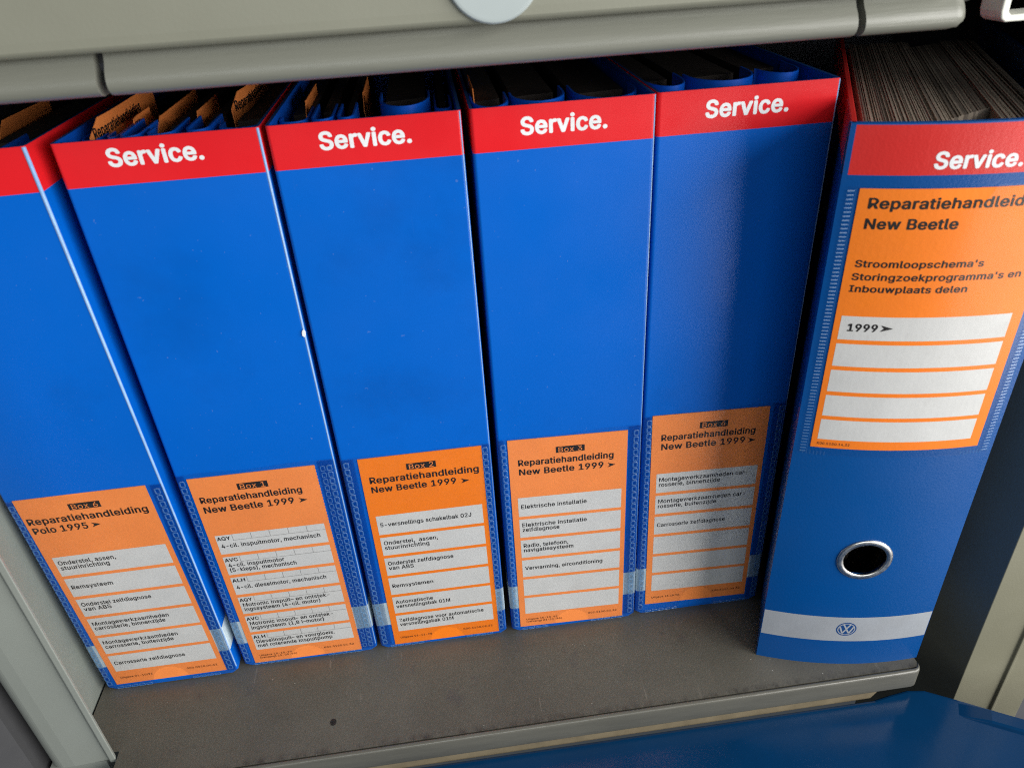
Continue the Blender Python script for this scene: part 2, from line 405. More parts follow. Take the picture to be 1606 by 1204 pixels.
# side walls, back, roof, floor
mb = MB(); mb.box(XL - 0.004, XL, -0.030, YB, -0.25, ZT); in_cab(mb, 'side_panel', [M['side']])
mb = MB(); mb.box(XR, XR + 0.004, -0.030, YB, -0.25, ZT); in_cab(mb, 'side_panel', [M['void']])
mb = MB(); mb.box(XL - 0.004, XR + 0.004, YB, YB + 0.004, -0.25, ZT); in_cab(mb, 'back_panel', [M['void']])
mb = MB(); mb.box(XL - 0.004, XR + 0.004, -0.030, YB + 0.004, ZT, ZT + 0.004); in_cab(mb, 'roof_panel', [M['grey']])
mb = MB(); mb.box(0.3565, XR, -0.012, YB, 0.3620, 0.3650); in_cab(mb, 'shade_panel', [M['void']])  # unseen panel added to keep light off the binder's page tops
# left post: folded sheet with a thin lip on its inner edge
mb = MB()
yp = -0.050
prof = [(XL, -0.0285), (-0.0665, yp + 0.003), (-0.0632, yp + 0.0015), (-0.0622, yp - 0.0012), (-0.0655, yp - 0.0014), (-0.0672, yp + 0.0005),
        (-0.0850, yp - 0.0008)] + [(-0.0905 - 0.0100 * math.sin(R(a)), yp + 0.0092 - 0.0100 * math.cos(R(a))) for a in range(5, 91, 7)] + [(-0.1005, yp + 0.03), (XL - 0.0045, yp + 0.03), (XL - 0.0045, -0.0285)]
mb.prism(prof, -0.003, ZT, lambda p, q, a: (p, q, a))
in_cab(mb, 'post', [M['grey']], bevel=0.0006)
mb = MB(); mb.box(-0.0998, -0.0690, yp + 0.0006, yp + 0.03, -0.25, -0.0035); in_cab(mb, 'post_foot', [M['grey']])
# right post: two faces with a ridge between
mb = MB()
prof = [(0.4462, yp), (0.4745, yp), (0.4752, yp - 0.0018), (0.4772, yp - 0.0018), (0.4780, yp - 0.0004), (0.4975, yp - 0.0004), (0.4975, yp + 0.084), (0.4475, yp + 0.084), (0.4462, yp + 0.082)]
mb.prism(prof, -0.25, ZT, lambda p, q, a: (p, q, a))
in_cab(mb, 'post', [M['grey_shaded']], bevel=0.0005)
mb = MB(); mb.box(0.4985, XR + 0.004, yp + 0.012, yp + 0.020, -0.25, ZT); in_cab(mb, 'filler_panel', [M['void']])

# dark upright beside the left post
mb = MB()
prof = [(-0.1030, yp - 0.004), (-0.112, yp - 0.018), (-0.135, yp - 0.024), (-0.19, yp - 0.024), (-0.19, yp + 0.03), (-0.1030, yp + 0.03)]
mb.prism(prof, -0.25, ZT, lambda p, q, a: (p, q, a))
tag(mb.build('upright', [M['dark']], bevel=0.002), 'dark grey upright at the left edge, beside the pale cabinet post', 'upright')

# ------------------------------------------------------------------ upper drawer with its rail
dr = tag(empty('drawer', (0.15, -0.03, 0.345)), 'grey drawer above the files with a round disc and a rounded bottom rail', 'drawer')
def in_dr(mb, name, mats, **k):
    o = mb.build(name, mats, None, **k); o.parent = dr; o.matrix_parent_inverse = Matrix.Translation(-dr.location); return o
mb = MB()
prof = [(-0.0372, 0.47), (-0.0372, 0.3600)]
for k in range(1, 7):
    a = R(15 * k); prof.append((-0.0372 + 0.0040 * (1 - math.cos(a)), 0.3580 - 0.0030 * math.sin(a)))
prof += [(-0.026, 0.3548), (-0.026, 0.47)]
mb.prism(prof, -0.20, 0.3500, lambda p, q, a: (a, p, q), smooth=False)
in_dr(mb, 'front_panel', [M['drawer']])
mb = MB(); mb.box(-0.079, 0.352, -0.0255, 0.28, 0.3485, 0.3510); mb.box(-0.079, -0.077, -0.0255, 0.28, 0.3512, 0.45); mb.box(0.350, 0.352, -0.0255, 0.28, 0.3512, 0.45)
in_dr(mb, 'tray', [M['void']])
def rail(x0, x1, r_end):
    mb = MB()
    pr = []
    # cross-section: hollow under the panel edge, bulging out and rounding under
    base = [(-0.0290, 0.3562), (-0.0292, 0.3535), (-0.0305, 0.3512), (-0.0325, 0.3490), (-0.0338, 0.3468), (-0.0342, 0.3448), (-0.0337, 0.3430), (-0.0322, 0.3416), (-0.0298, 0.3408),
            (-0.0212, 0.3408), (-0.0258, 0.3562)]
    fine = []
    for i in range(len(base)):
        fine.append(base[i])
    n = len(fine)
    stations = [x0, x1 - r_end] + ([x1 - r_end + r_end * math.sin(R(a)) for a in (25, 50, 70, 85)] if r_end else [])
    if not r_end: stations = [x0 + 0.0005, x1 - 0.0005]
    rows = []
    for x in stations:
        t = max(0, (x - (x1 - r_end)) / r_end) if r_end else 0
        lift = 0.0075 * (1 - math.sqrt(max(0, 1 - t * t)))
        rows.append([(x, p + (0.0055 * lift / 0.0075 if p < -0.0295 else 0), max(q, 0.3408 + lift)) for p, q in fine])
    vs = [p for r in rows for p in r]
    fs = [(i * n + j, i * n + (j + 1) % n, (i + 1) * n + (j + 1) % n, (i + 1) * n + j) for i in range(len(rows) - 1) for j in range(n)]
    mb.add(vs, fs, 0, True)
    mb.add(rows[0], [list(range(n))], 0); mb.add(rows[-1], [list(range(n))[::-1]], 0)
    return mb
for x0, x1, re in ((-0.20, 0.0392, 0), (0.0416, 0.3118, 0), (0.3143, 0.3552, 0.006)):
    in_dr(rail(x0, x1, re), 'rail', [M['rail']], fix=False)
mb = MB(); mb.box(0.034, 0.320, -0.0252, -0.018, 0.3425, 0.3545); in_dr(mb, 'rail_core', [M['dark']])
# round disc
mb = MB(); cx, cz, rr = 0.1773, 0.3719, 0.0166
rings = [(rr, -0.0372), (rr, -0.0384), (rr - 0.0006, -0.0391), (rr - 0.0014, -0.0392), (0.0001, -0.0392)]
N = 72; vs = []; fs = []
for r_, y in rings:
    for k in range(N): vs.append((cx + r_ * math.cos(2 * math.pi * k / N), y, cz + r_ * math.sin(2 * math.pi * k / N)))
for i in range(len(rings) - 1):
    for k in range(N): fs.append((i * N + k, i * N + (k + 1) % N, (i + 1) * N + (k + 1) % N, (i + 1) * N + k))
mb.add(vs, fs, 0, False); in_dr(mb, 'disc', [M['disc']])

# ------------------------------------------------------------------ file boxes
H = 0.320; RED = 0.3018; DEPTH = 0.235
def rrect(wd, d, r, seg=8):
    pts = []
    for cx, cy, a0 in ((r, r, 180), (wd - r, r, 270), (wd - r, d - r, 0), (r, d - r, 90)):
        for k in range(seg + 1):
            a = R(a0 + 90 * k / seg); pts.append((cx + r * math.cos(a), cy + r * math.sin(a)))
    return pts
def walls(mb, outl, z0, z1, mi=0, squeeze=None, flip=False):
    n = len(outl)
    a = [(x, y, z0) for x, y in outl]
    if squeeze:
        wd, s = squeeze; a = [(s + x * (wd - 2 * s) / wd, y + 0.0006, z0) for x, y in outl]
    b = [(x, y, z1) for x, y in outl]
    mb.add(a + b, [((i, (i + 1) % n, n + (i + 1) % n, n + i) if not flip else (n + i, n + (i + 1) % n, (i + 1) % n, i)) for i in range(n)], mi)
def rim(mb, o, i, z, mi=0):
    n = len(o); mb.add([(x, y, z) for x, y in o] + [(x, y, z) for x, y in i], [(k, (k + 1) % n, n + (k + 1) % n, n + k) for k in range(n)], mi)

def make_card(parent, fn, spec, W=65.5, Hc=146.0, scallop=False, nu=1):
    """printed orange card: (u right, v up from the card's lower edge) in mm"""
    mb = MB()
    out = [(0, 0), (W, 0)]
    if scallop:
        k = 0; v = 1.0
        while v < Hc - 1: out += [(W - 0.0, v), (W + 0.35, v + 0.9), (W, v + 1.8)]; v += 2.1
    out += [(W, Hc), (0, Hc)]
    slab(mb, out, fn, 0.05, 0.42)
    card = mb.build('insert_card', [M[spec.get('paint', 'orange')]], parent)
    mb = MB()
    top = Hc
    u, v, wd, cap = spec['t1']; lettering(mb, 'Reparatiehandleiding', u, top - v, cap, fn, 0.50, wd, bold=0.046)
    u, v, wd, cap = spec['t2']; lettering(mb, spec['model'], u, top - v, cap, fn, 0.50, wd, bold=0.046)
    au, av = spec['arrow']; poly_flat(mb, arrow_poly(au, top - av, 4.6, 3.2), fn, 0.50)
    mb.build('title_lettering', [M['ink']], card, fix=False)
    pu, pv = spec['plate']
    mb = MB(); patch(mb, pu, pu + 15.8, top - pv - 4.1, top - pv, fn, 0.50, 0)
    lettering(mb, spec['box'], pu + 1.4, top - pv - 3.65, 3.2, fn, 0.56, 13.0, 1, 0.0)
    mb.build('number_plate', [M['ink'], M['orange']], card, fix=False)
    y = 40.1
    for fi, lines in enumerate(spec['fields']):
        mb = MB(); t = top - y
        patch(mb, 3.6, 62.8, t - 13.9, t, fn, 0.48, 0, 2, 2)
        if spec.get('codes'):
            code = spec['codes'][fi]
            lettering(mb, code, 4.2, t - 3.7, 2.5, fn, 0.54, 7.2, 1, 0.05, 2, 4)
            for uu in (12.6, 22.6, 32.7, 42.8, 52.9): patch(mb, uu, uu + 0.22, t - 4.2, t - 0.1, fn, 0.54, 2)
            patch(mb, 12.6, 62.8, t - 4.45, t - 4.22, fn, 0.54, 2)
            ys = [9.3] if len(lines) == 1 else [7.9, 11.6]
        else:
            ys = [8.0] if len(lines) == 1 else [5.7, 9.4]
        for (s, wd), yy in zip(lines, ys):
            if s: lettering(mb, s, 5.2, t - yy, 2.8, fn, 0.54, wd, 1, 0.033, 2, 5)
        mb.build('writing_field', [M['field'], M['ink'], M['rule']], card, fix=False)
        y += 16.08
    mb = MB()
    ls = spec['issue']
    for k, s in enumerate(ls): lettering(mb, s, 4.0, 5.0 - 2.1 * k + (0.6 if len(ls) > 1 else 0), 1.45, fn, 0.50, None, 0, 0.03, 2, 3)
    mb.build('small_print', [M['ink_small']], card, fix=False); mb = MB()
    lettering(mb, spec['code'], 43.5, 5.4, 1.45, fn, 0.50, 18.2, 0, 0.03, 2, 3)
    mb.build('small_print', [M['ink_small']], card, fix=False)
    return card

BOX_LABEL = {}
def make_box(x0, wd, y0, spec, label, rz=0.0, lean=0.0):
    root = tag(empty('file_box', (x0, y0, 0.0), rz), label, 'file box', 'blue file boxes standing in a row on the shelf')
    root.rotation_euler[1] = lean
    O = rrect(wd, DEPTH, 0.0016); I = [(min(max(x, 0.0014), wd - 0.0014), min(max(y, 0.0014), DEPTH - 0.0014)) for x, y in rrect(wd, DEPTH, 0.0016)]
    mb = MB()
    walls(mb, O, 0.0002, 0.0030, squeeze=(wd, 0.0030)); walls(mb, O, 0.0030, RED); walls(mb, I, 0.0030, RED, 1, flip=True)
    bt = [(0.003 + x * (wd - 0.006) / wd, y + 0.0006, 0.0002) for x, y in O]; mb.add(bt, [list(range(len(bt)))[::-1]], 0)
    mb.add([(x, y, 0.003) for x, y in I], [list(range(len(I)))], 1)
    mb.build('shell', [M['blue'], M['blue_in']], root, fix=False)
    mb = MB(); walls(mb, O, RED, H); walls(mb, I, RED, H, 1, flip=True); rim(mb, O, I, H, 2)
    band = mb.build('red_band', [M['red'], M['blue_in'], M['navy']], root, fix=False)
    fn0 = lambda u, v, o: (u * 0.001, -o * 0.001, v * 0.001)
    mb = MB(); su, sv, sw = spec['service']
    lettering(mb, 'Service.', su, sv, 6.9, fn0, 0.06, sw, 0, 0.062, 4, 8)
    mb.build('lettering', [M['white']], band, fix=False)
    # white band low on the front, running round the corners
    mb = MB(); wb = wd * 1000
    segs = [(0.0, 0.030)] + [(0.0, 0.006)] 
    Op = rrect(wd, DEPTH, 0.0016); front = [p for p in Op if p[1] < 0.0017]
    pts = [(-0.00012, 0.02)] + [(x + (-0.00012 if x < wd / 2 else 0.00012) * (1 if y > 0.0001 else 0.4), y - 0.00012) for x, y in front] + [(wd + 0.00012, 0.02)]
    n = len(pts)
    mb.add([(x, y, 0.0213) for x, y in pts] + [(x, y, 0.0405) for x, y in pts], [(i, i + 1, n + i + 1, n + i) for i in range(n - 1)], 0)
    mb.build('white_band', [M['tape']], root, fix=False)
    # pale bead added as a painted highlight along the right front edge
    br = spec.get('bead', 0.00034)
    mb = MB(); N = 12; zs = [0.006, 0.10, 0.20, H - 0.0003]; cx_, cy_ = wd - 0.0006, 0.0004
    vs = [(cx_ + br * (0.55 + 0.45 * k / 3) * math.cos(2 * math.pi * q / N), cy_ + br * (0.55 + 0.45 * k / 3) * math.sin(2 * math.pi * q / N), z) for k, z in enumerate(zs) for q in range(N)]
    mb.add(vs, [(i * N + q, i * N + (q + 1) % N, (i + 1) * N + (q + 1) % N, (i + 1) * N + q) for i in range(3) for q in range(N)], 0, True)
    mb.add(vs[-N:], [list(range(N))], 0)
    mb.build('highlight_bead', [M['bead']], root, fix=False)
    if spec.get('chip'):
        mb = MB(); zc = spec['chip']
        pp = [(-1.3, -1.2), (-0.3, -2.2), (0.5, -1.0), (0.7, 0.6), (0.1, 2.0), (-0.7, 1.5), (-1.1, 0.4)]
        mb.prism(pp, 0.0002, 0.00075, lambda p, q, a: (wd - 0.0004 + p * 0.001, -a, zc + q * 0.001))
        mb.build('chip', [M['white']], root, bevel=0.0002)
    # card
    cu, cv = spec['card']
    lean_u, lean_v = spec.get('tilt', (0.0, 0.0))
    def fn(u, v, o):
        uu = u - v * lean_u; vv = v + u * lean_v
        bow = 0.0
        return ((cu + uu) * 0.001, -(o + bow) * 0.001, (cv + vv) * 0.001)
    make_card(root, fn, spec, scallop=spec.get('scallop', False))
    # clear pocket with thumb notch at its foot and welded edges
    pk = MB(); zt = spec.get('pocket', 151.0)
    nu, nr = cu + 33.0, 10.6
    e = wb - 0.2
    out = [(0.2, 4.0), (3.4, 1.2), (nu - nr, 1.2)] + [(nu - nr * math.cos(R(a)), cv - 1.0 + 11.2 * math.sin(R(a))) for a in range(10, 180, 10)] + [(nu + nr, 1.2), (e - 3.2, 1.2), (e, 4.0), (e, zt)] \
          + [(e * k / 8, zt + 0.5 * math.sin(k * 1.3) * (0 < k < 8)) for k in range(7, 0, -1)] + [(0.2, zt)]
    slab(pk, out, fn0, 0.78, 0.90)
    pocket = pk.build('label_pocket', [M['film']], root)
    for cxm in (3.1, wb - 3.3):
        sm = MB(); ring_chain(sm, ((cxm, 5.0), (cxm, zt - 1.0)), fn0, 0.95, 3.1, 4.0, 4.35, 0.75, 0.30, jitter=0.12)
        ua, ub = (0.3, cu - 1.9) if cxm < 10 else (cu + 65.5 + 0.5, e - 0.1)
        if cxm > 10 and wb - 3.3 - (cu + 65.5) > 6: ring_chain(sm, ((cxm - 3.6, 5.0), (cxm - 3.6, zt - 1.0)), fn0, 0.95, 2.6, 3.6, 4.35, 0.5, 0.2, jitter=0.12)
        if ub - ua > 0.8: poly_flat(sm, [(ua, 4.0), (ub, 4.0), (ub, zt - 0.4), (ua, zt - 0.4)], fn0, 0.93, 1)
        sm.build('weld_seam', [M['weld'], M['weld_zone']], pocket, fix=False)
    sm = MB(); ring_chain(sm, ((6.0, 2.6), (nu - nr - 1, 2.6)), fn0, 0.91, 1.9, 3.9, 4.3, 0.6, 0.25)
    sm.build('weld_seam', [M['weld']], pocket, fix=False); sm = MB(); ring_chain(sm, ((nu + nr + 1, 2.6), (wb - 6, 2.6)), fn0, 0.91, 1.9, 3.9, 4.3, 0.6, 0.25)
    sm.build('weld_seam', [M['weld']], pocket, fix=False)
    return root

NB = 'New Beetle 1999'
B6 = dict(model='Polo 1995', box='Box 6', t1=(1.6, 16.7, 60.5, 4.1), t2=(2.0, 22.9, 27.5, 4.0), arrow=(31.5, 21.0), plate=(24.8, 5.8), service=(20, 309, 37), card=(6.6, 5.0), tilt=(0.0137, -0.006), bead=0.00085,
  fields=[[('Onderstel, assen,', 30), ('stuurinrichting', 25.5)], [('Remsysteem', 22)], [('Onderstel zelfdiagnose', 38), ('van ABS', 15)],
          [('Montagewerkzaamheden', 42.5), ('carrosserie, binnenzijde', 39.5)], [('Montagewerkzaamheden', 42.5), ('carrosserie, buitenzijde', 39)], [('Carrosserie zelfdiagnose', 41)]],
  issue=['Uitgave 01-10/96'], code='000.0020.06.32', pocket=151)
B1 = dict(model=NB, box='Box 1', t1=(2.9, 16.8, 53.2, 4.0), t2=(3.1, 23.6, 47.4, 4.1), arrow=(53.1, 22.0), plate=(23.9, 6.2), service=(20.0, 309.4, 38.0), card=(6.9, 2.9), tilt=(0.009, 0.0), scallop=True, bead=0.00062, chip=0.2260,
  fields=[[('4-cil. inspuitmotor, mechanisch', 54)], [('4-cil. inspuitmotor', 31), ('(5-kleps), mechanisch', 37)], [('4-cil. dieselmotor, mechanisch', 51)],
          [('Motronic inspuit\u2013 en ontstek-', 50), ('ingssysteem (4-cil. motor)', 44)], [('Motronic inspuit\u2013 en ontstek-', 49), ('ingssysteem (1,8 l\u2013motor)', 43)],
          [('Dieselinspuit\u2013 en voorgloeis.', 47), ('met roterende inspuitpomp', 45)]],
  codes=['AQY', 'AVC', 'ALH', 'AQY', 'AVC', 'ALH'], issue=['Uitgave 15-10-99', '(vervangt 25-09-99)'], code='K04.5150.01.32', pocket=152)
B2 = dict(paint='orange_deep', model=NB, box='Box 2', t1=(4.2, 16.9, 58.8, 4.15), t2=(4.2, 23.3, 45.9, 4.0), arrow=(52.8, 22.0), plate=(24.7, 6.2), service=(20.3, 308.9, 38.0), card=(9.2, 3.2),
  fields=[[('5-versnellings schakelbak 02J', 51)], [('Onderstel,  assen,', 30.7), ('stuurinrichting', 25.4)], [('Onderstel zelfdiagnose', 38), ('van ABS', 14.5)], [('Remsystemen', 24.2)],
          [('Automatische', 22.5), ('versnellingsbak 01M', 32.5)], [('Zelfdiagnose voor automatische', 52), ('versnellingsbak 01M', 33)]],
  issue=['Uitgave 01-11-98'], code='K00.5150.02.32', pocket=150.5)
B3 = dict(model=NB, box='Box 3', t1=(5.1, 17.5, 52.8, 4.0), t2=(5.3, 23.9, 47.0, 4.0), arrow=(54.5, 22.4), plate=(26.0, 6.7), service=(20.8, 308.0, 37.2), card=(5.5, 4.3), tilt=(0.0, -0.028),
  fields=[[('Elektrische installatie', 37.6)], [('Elektrische installatie', 37.6), ('zelfdiagnose', 21.5)], [('Radio, telefoon,', 26.5), ('navigatiesysteem', 29.5)], [('Verwarming, airconditioning', 47)], [], []],
  issue=['Uitgave 15-10-99', '(vervangt 01-11-98)'], code='K02.5150.03.32', pocket=151.5)
B4 = dict(model=NB, box='Box 4', t1=(5.3, 17.0, 53.4, 4.0), t2=(5.5, 23.2, 47.8, 4.0), arrow=(55.0, 21.8), plate=(26.6, 6.6), service=(21.0, 308.2, 37.0), card=(6.2, 8.8), tilt=(0.0096, -0.030),
  fields=[[('Montagewerkzaamheden car-', 52), ('rosserie, binnenzijde', 36)], [('Montagewerkzaamheden car-', 52), ('rosserie, buitenzijde', 35)], [('Carrosserie zelfdiagnose', 41.5)], [], [], []],
  issue=['Uitgave 15.10.98'], code='K00.5150.04.32', pocket=155)
make_box(-0.0812, 0.0786, -0.0045, B6, 'blue and red file box at the left wall whose orange card reads Box 6', lean=R(-0.8))
make_box(0.0000, 0.0820, 0.0, B1, 'blue and red file box with a perforated orange card reading Box 1')
make_box(0.0844, 0.0796, 0.0, B2, 'blue and red file box with a bright orange card reading Box 2')
make_box(0.1675, 0.0789, 0.0, B3, 'blue and red file box with an orange card reading Box 3')
make_box(0.2474, 0.0800, 0.0012, B4, 'shaded blue and red file box next to the ring binder, card reading Box 4')

# ------------------------------------------------------------------ manuals standing inside the boxes
def make_folder(x0, x1, ys, zt, label, group, orange=None, text=False, depth=0.19, skew=0.0, bulge=0.006, pages=True, limb=0.030):
    """blue plastic folder, open at the top, its rounded spine towards the front"""
    root = tag(empty('manual_folder', ((x0 + x1) / 2, ys + 0.05, 0.0034)), label, 'folder', group)
    X, Y = (x0 + x1) / 2, ys + 0.05
    T = 0.0009; wd = x1 - x0
    def outline(t):
        pts = []
        hw = wd / 2 - t
        pts.append((-hw, limb * (0.8 + 0.4 * math.sin(wd * 900)))); 
        for k in range(13):
            a = math.pi * k / 12
            pts.append((-hw * math.cos(a), bulge - (bulge - t) * math.sin(a)))
        pts.append((hw, limb))
        return [(X0 + x + skew * (y - 0), y) for x, y in pts for X0 in (0,)]
    o, i = outline(0), outline(T)
    mb = MB(); n = len(o); z1 = zt - 0.0034
    loc = lambda p, z: ((x0 + x1) / 2 - X + p[0], ys - Y + p[1], z)
    vs = [loc(p, 0) for p in o] + [loc(p, z1) for p in o] + [loc(p, 0) for p in i] + [loc(p, z1) for p in i]
    fs = []
    mb.add(vs[:2*n], [(k, k + 1, n + k + 1, n + k) for k in range(n - 1)], 0, True)
    mb.add(vs[2*n:], [(k + 1, k, n + k, n + k + 1) for k in range(n - 1)], 0, True)
    mb.add(vs[n:2*n] + vs[3*n:], [(k, k + 1, n + k + 1, n + k) for k in range(n - 1)], 0)
    for k in (0, n - 1): mb.add([vs[k], vs[n + k], vs[3*n + k], vs[2*n + k]], [(0, 1, 2, 3)], 0)
    mb.build('cover', [M['blue_in']], root, fix=False)
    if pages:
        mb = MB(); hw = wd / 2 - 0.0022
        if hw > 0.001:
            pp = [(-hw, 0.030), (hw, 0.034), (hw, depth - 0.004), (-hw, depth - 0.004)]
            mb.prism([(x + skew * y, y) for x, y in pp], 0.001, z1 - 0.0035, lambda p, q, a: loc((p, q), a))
            mb.build('pages', [M['paper_shaded']], root)
    if orange:
        xo, yf, zo, curl, L = (tuple(orange) + (0.15,))[:5]
        mb = MB()
        # upright orange sheet, its front top corner cut, leaning a little
        st = []
        for k in range(9):
            y = yf + L * k / 8; dx = skew * y + curl * max(0.0, 1 - k / 3.0) ** 2
            top = zo - (0.006 if k == 0 else 0.0)
            st.append((xo + dx, y, top))
        vs = []
        for x, y, top in st:
            vs += [(x - X, y - Y, 0.004), (x - X - 0.0012, y - Y, top - 0.0034), (x - X + 0.0004, y - Y, 0.004), (x - X - 0.0008, y - Y, top - 0.0034)]
        fs = []
        for k in range(8):
            a, b = 4 * k, 4 * (k + 1)
            fs += [(a, a + 1, b + 1, b), (a + 2, b + 2, b + 3, a + 3), (a + 1, a + 3, b + 3, b + 1)]
        fs += [(0, 2, 3, 1)]
        mb.add(vs, fs, 0)
        oc = mb.build('orange_sheet', [M['orange']], root)
        if text:
            tb = MB()
            def fm(u, v, off):
                y = u * 0.001; k = min(8.0, (y / L) * 8); dx = skew * (yf + y) + curl * max(0.0, 1 - k / 3.0) ** 2
                hfrac = (zo - 0.0075 + v * 0.001) / zo
                return (xo + dx - X + 0.0004 - 0.0012 * hfrac + off * 0.001, yf + y - Y, zo - 0.0034 - 0.0075 + v * 0.001)
            lettering(tb, 'Reparatiehandleiding', 3.0, 0.0, 4.2, fm, 0.12, 58, 0, 0.05)
            tb.build('lettering', [M['ink']], oc, fix=False)
    return root
G6, G1, G2, G3, G4 = ('folders inside Box %d' % k for k in (6, 1, 2, 3, 4))
# x0, x1, y of spine, top z, label
make_folder(-0.078, -0.052, 0.014, 0.3185, 'blue folder with an orange sheet, left one inside Box 6', G6, orange=(-0.0475, 0.060, 0.3185, 0.0, 0.06))
make_folder(-0.045, -0.026, 0.010, 0.3170, 'narrow blue folder behind the red corner inside Box 6', G6)
make_folder(0.0025, 0.0105, 0.020, 0.3160, 'blue folder with orange lettered sheet, leftmost inside Box 1', G1, orange=(0.0118, 0.018, 0.3235, -0.002, 0.085), text=True)
make_folder(0.0135, 0.0185, 0.020, 0.3165, 'thin blue folder with a narrow orange edge, second from left inside Box 1', G1, orange=(0.0205, 0.036, 0.3195, 0.002, 0.03))
make_folder(0.0215, 0.0300, 0.012, 0.3180, 'blue folder with a long orange edge in the middle of Box 1', G1, orange=(0.0312, 0.036, 0.3188, 0.0, 0.075))
make_folder(0.0325, 0.0440, 0.012, 0.3180, 'blue folder with a short orange edge right of the middle in Box 1', G1, orange=(0.0462, 0.046, 0.3186, 0.0, 0.045))
make_folder(0.0480, 0.0580, 0.014, 0.3180, 'plain blue folder second from the right inside Box 1', G1)
make_folder(0.0610, 0.0795, 0.016, 0.3170, 'wide blue folder with curled orange lettered sheet, far right inside Box 1', G1, orange=(0.0655, 0.052, 0.3240, -0.004, 0.075), text=True)
make_folder(0.0865, 0.0990, 0.016, 0.3175, 'blue folder with an orange edge, far left inside Box 2', G2, orange=(0.0955, 0.046, 0.3190, 0.0, 0.05))
make_folder(0.1005, 0.1100, 0.014, 0.3180, 'plain blue folder second from the left inside Box 2', G2)
make_folder(0.1115, 0.1190, 0.014, 0.3180, 'narrow blue folder in the middle of Box 2', G2, orange=(0.1215, 0.055, 0.3190, 0.0, 0.05))
make_folder(0.1290, 0.1520, 0.022, 0.3190, 'wide blue folder with a full rounded spine, right of the middle in Box 2', G2, bulge=0.020)
make_folder(0.1535, 0.1615, 0.030, 0.3150, 'slim dark folder at the right side inside Box 2', G2)
make_folder(0.1695, 0.1860, 0.008, 0.3185, 'rounded blue folder with a curled orange edge, left inside Box 3', G3, orange=(0.1725, 0.030, 0.3215, 0.0, 0.04), bulge=0.016)
make_folder(0.1875, 0.2120, 0.012, 0.3185, 'wide rounded blue folder in the middle of Box 3', G3, bulge=0.018)
make_folder(0.2150, 0.2440, 0.007, 0.3185, 'wide rounded blue folder at the right inside Box 3', G3, bulge=0.020)
make_folder(0.2500, 0.2690, 0.020, 0.3185, 'shaded blue folder at the left inside Box 4', G4, bulge=0.018)
make_folder(0.2715, 0.3030, 0.022, 0.3185, 'wide shaded blue folder in the middle of Box 4', G4, bulge=0.020)
make_folder(0.3050, 0.3250, 0.026, 0.3190, 'shaded blue folder at the right inside Box 4', G4, bulge=0.016)

# ------------------------------------------------------------------ ring binder at the right
BLp, BRp = Vector((0.3115, -0.0404)), Vector((0.4030, -0.0568)); WS = 93.0; HB = 313.0
LEAN = Vector((-0.0023, -0.0046)); BUL = 0.0055
chord = (BRp - BLp); nrm = Vector((chord.y, -chord.x)).normalized()
def S(u, v, o):
    t = u / WS
    b = BUL * (1 - (2 * t - 1) ** 2)
    q = BLp + chord * t + nrm * (b + o * 0.001)
    z = v * 0.001
    return (q.x + LEAN.x * z / 0.3125, q.y + LEAN.y * z / 0.3125, z)
bd = tag(empty('ring_binder', (0.36, 0.03, 0.0)), 'blue lever arch binder with finger hole and big orange label, pulled forward at the right', 'binder')
def in_bd(mb, name, mats, parent=None, **k):
    o = mb.build(name, mats, None, **k)
    if parent is None: o.parent = bd; o.matrix_parent_inverse = Matrix.Translation(-bd.location)
    else: o.parent = parent
    return o
# spine with a real finger hole
HC, HR = (45.4, 86.6), 12.6
hole = [(HC[0] + HR * math.cos(2 * math.pi * k / 40), HC[1] + HR * math.sin(2 * math.pi * k / 40)) for k in range(40)]
pts = list(hole); edges = [(k, (k + 1) % 40) for k in range(40)]
us = [WS * k / 24 for k in range(25)]; vsn = [0, 10, 20, 30, 40, 52, 64, 70, 76, 81, 86, 91, 97, 103, 112, 125, 140, 160, 180, 200, 220, 240, 260, 280, 293.2]
for v in vsn:
    for u in us:
        if math.hypot(u - HC[0], v - HC[1]) > HR + 1.5: pts.append((u, v))
res = delaunay_2d_cdt([Vector(p) for p in pts], edges, [], 0, 1e-6)
vv = [(p.x, p.y) for p in res[0]]
tri = [t for t in res[2] if math.hypot(sum(vv[i][0] for i in t) / len(t) - HC[0], sum(vv[i][1] for i in t) / len(t) - HC[1]) > HR * 0.97]
mb = MB()
mb.add([S(u, v, 0) for u, v in vv], [tuple(t) for t in tri], 0, True)
mb.add([S(u, v, -2.4) for u, v in vv], [tuple(t)[::-1] for t in tri], 0)
for loop in (hole,): 
    n = len(loop); mb.add([S(u, v, 0) for u, v in loop] + [S(u, v, -2.4) for u, v in loop], [(k, (k + 1) % n, n + (k + 1) % n, n + k) for k in range(n)], 0)
bot = [(u, 0) for u in us]; n = len(bot)
mb.add([S(u, v, 0) for u, v in bot] + [S(u, v, -2.4) for u, v in bot], [(k, k + 1, n + k + 1, n + k) for k in range(n - 1)], 0)
for u in (0, WS):
    mb.add([S(u, 0, 0), S(u, 293.2, 0), S(u, 293.2, -2.4), S(u, 0, -2.4)], [(0, 1, 2, 3)], 0)
in_bd(mb, 'spine', [M['binder_blue']], fix=False)
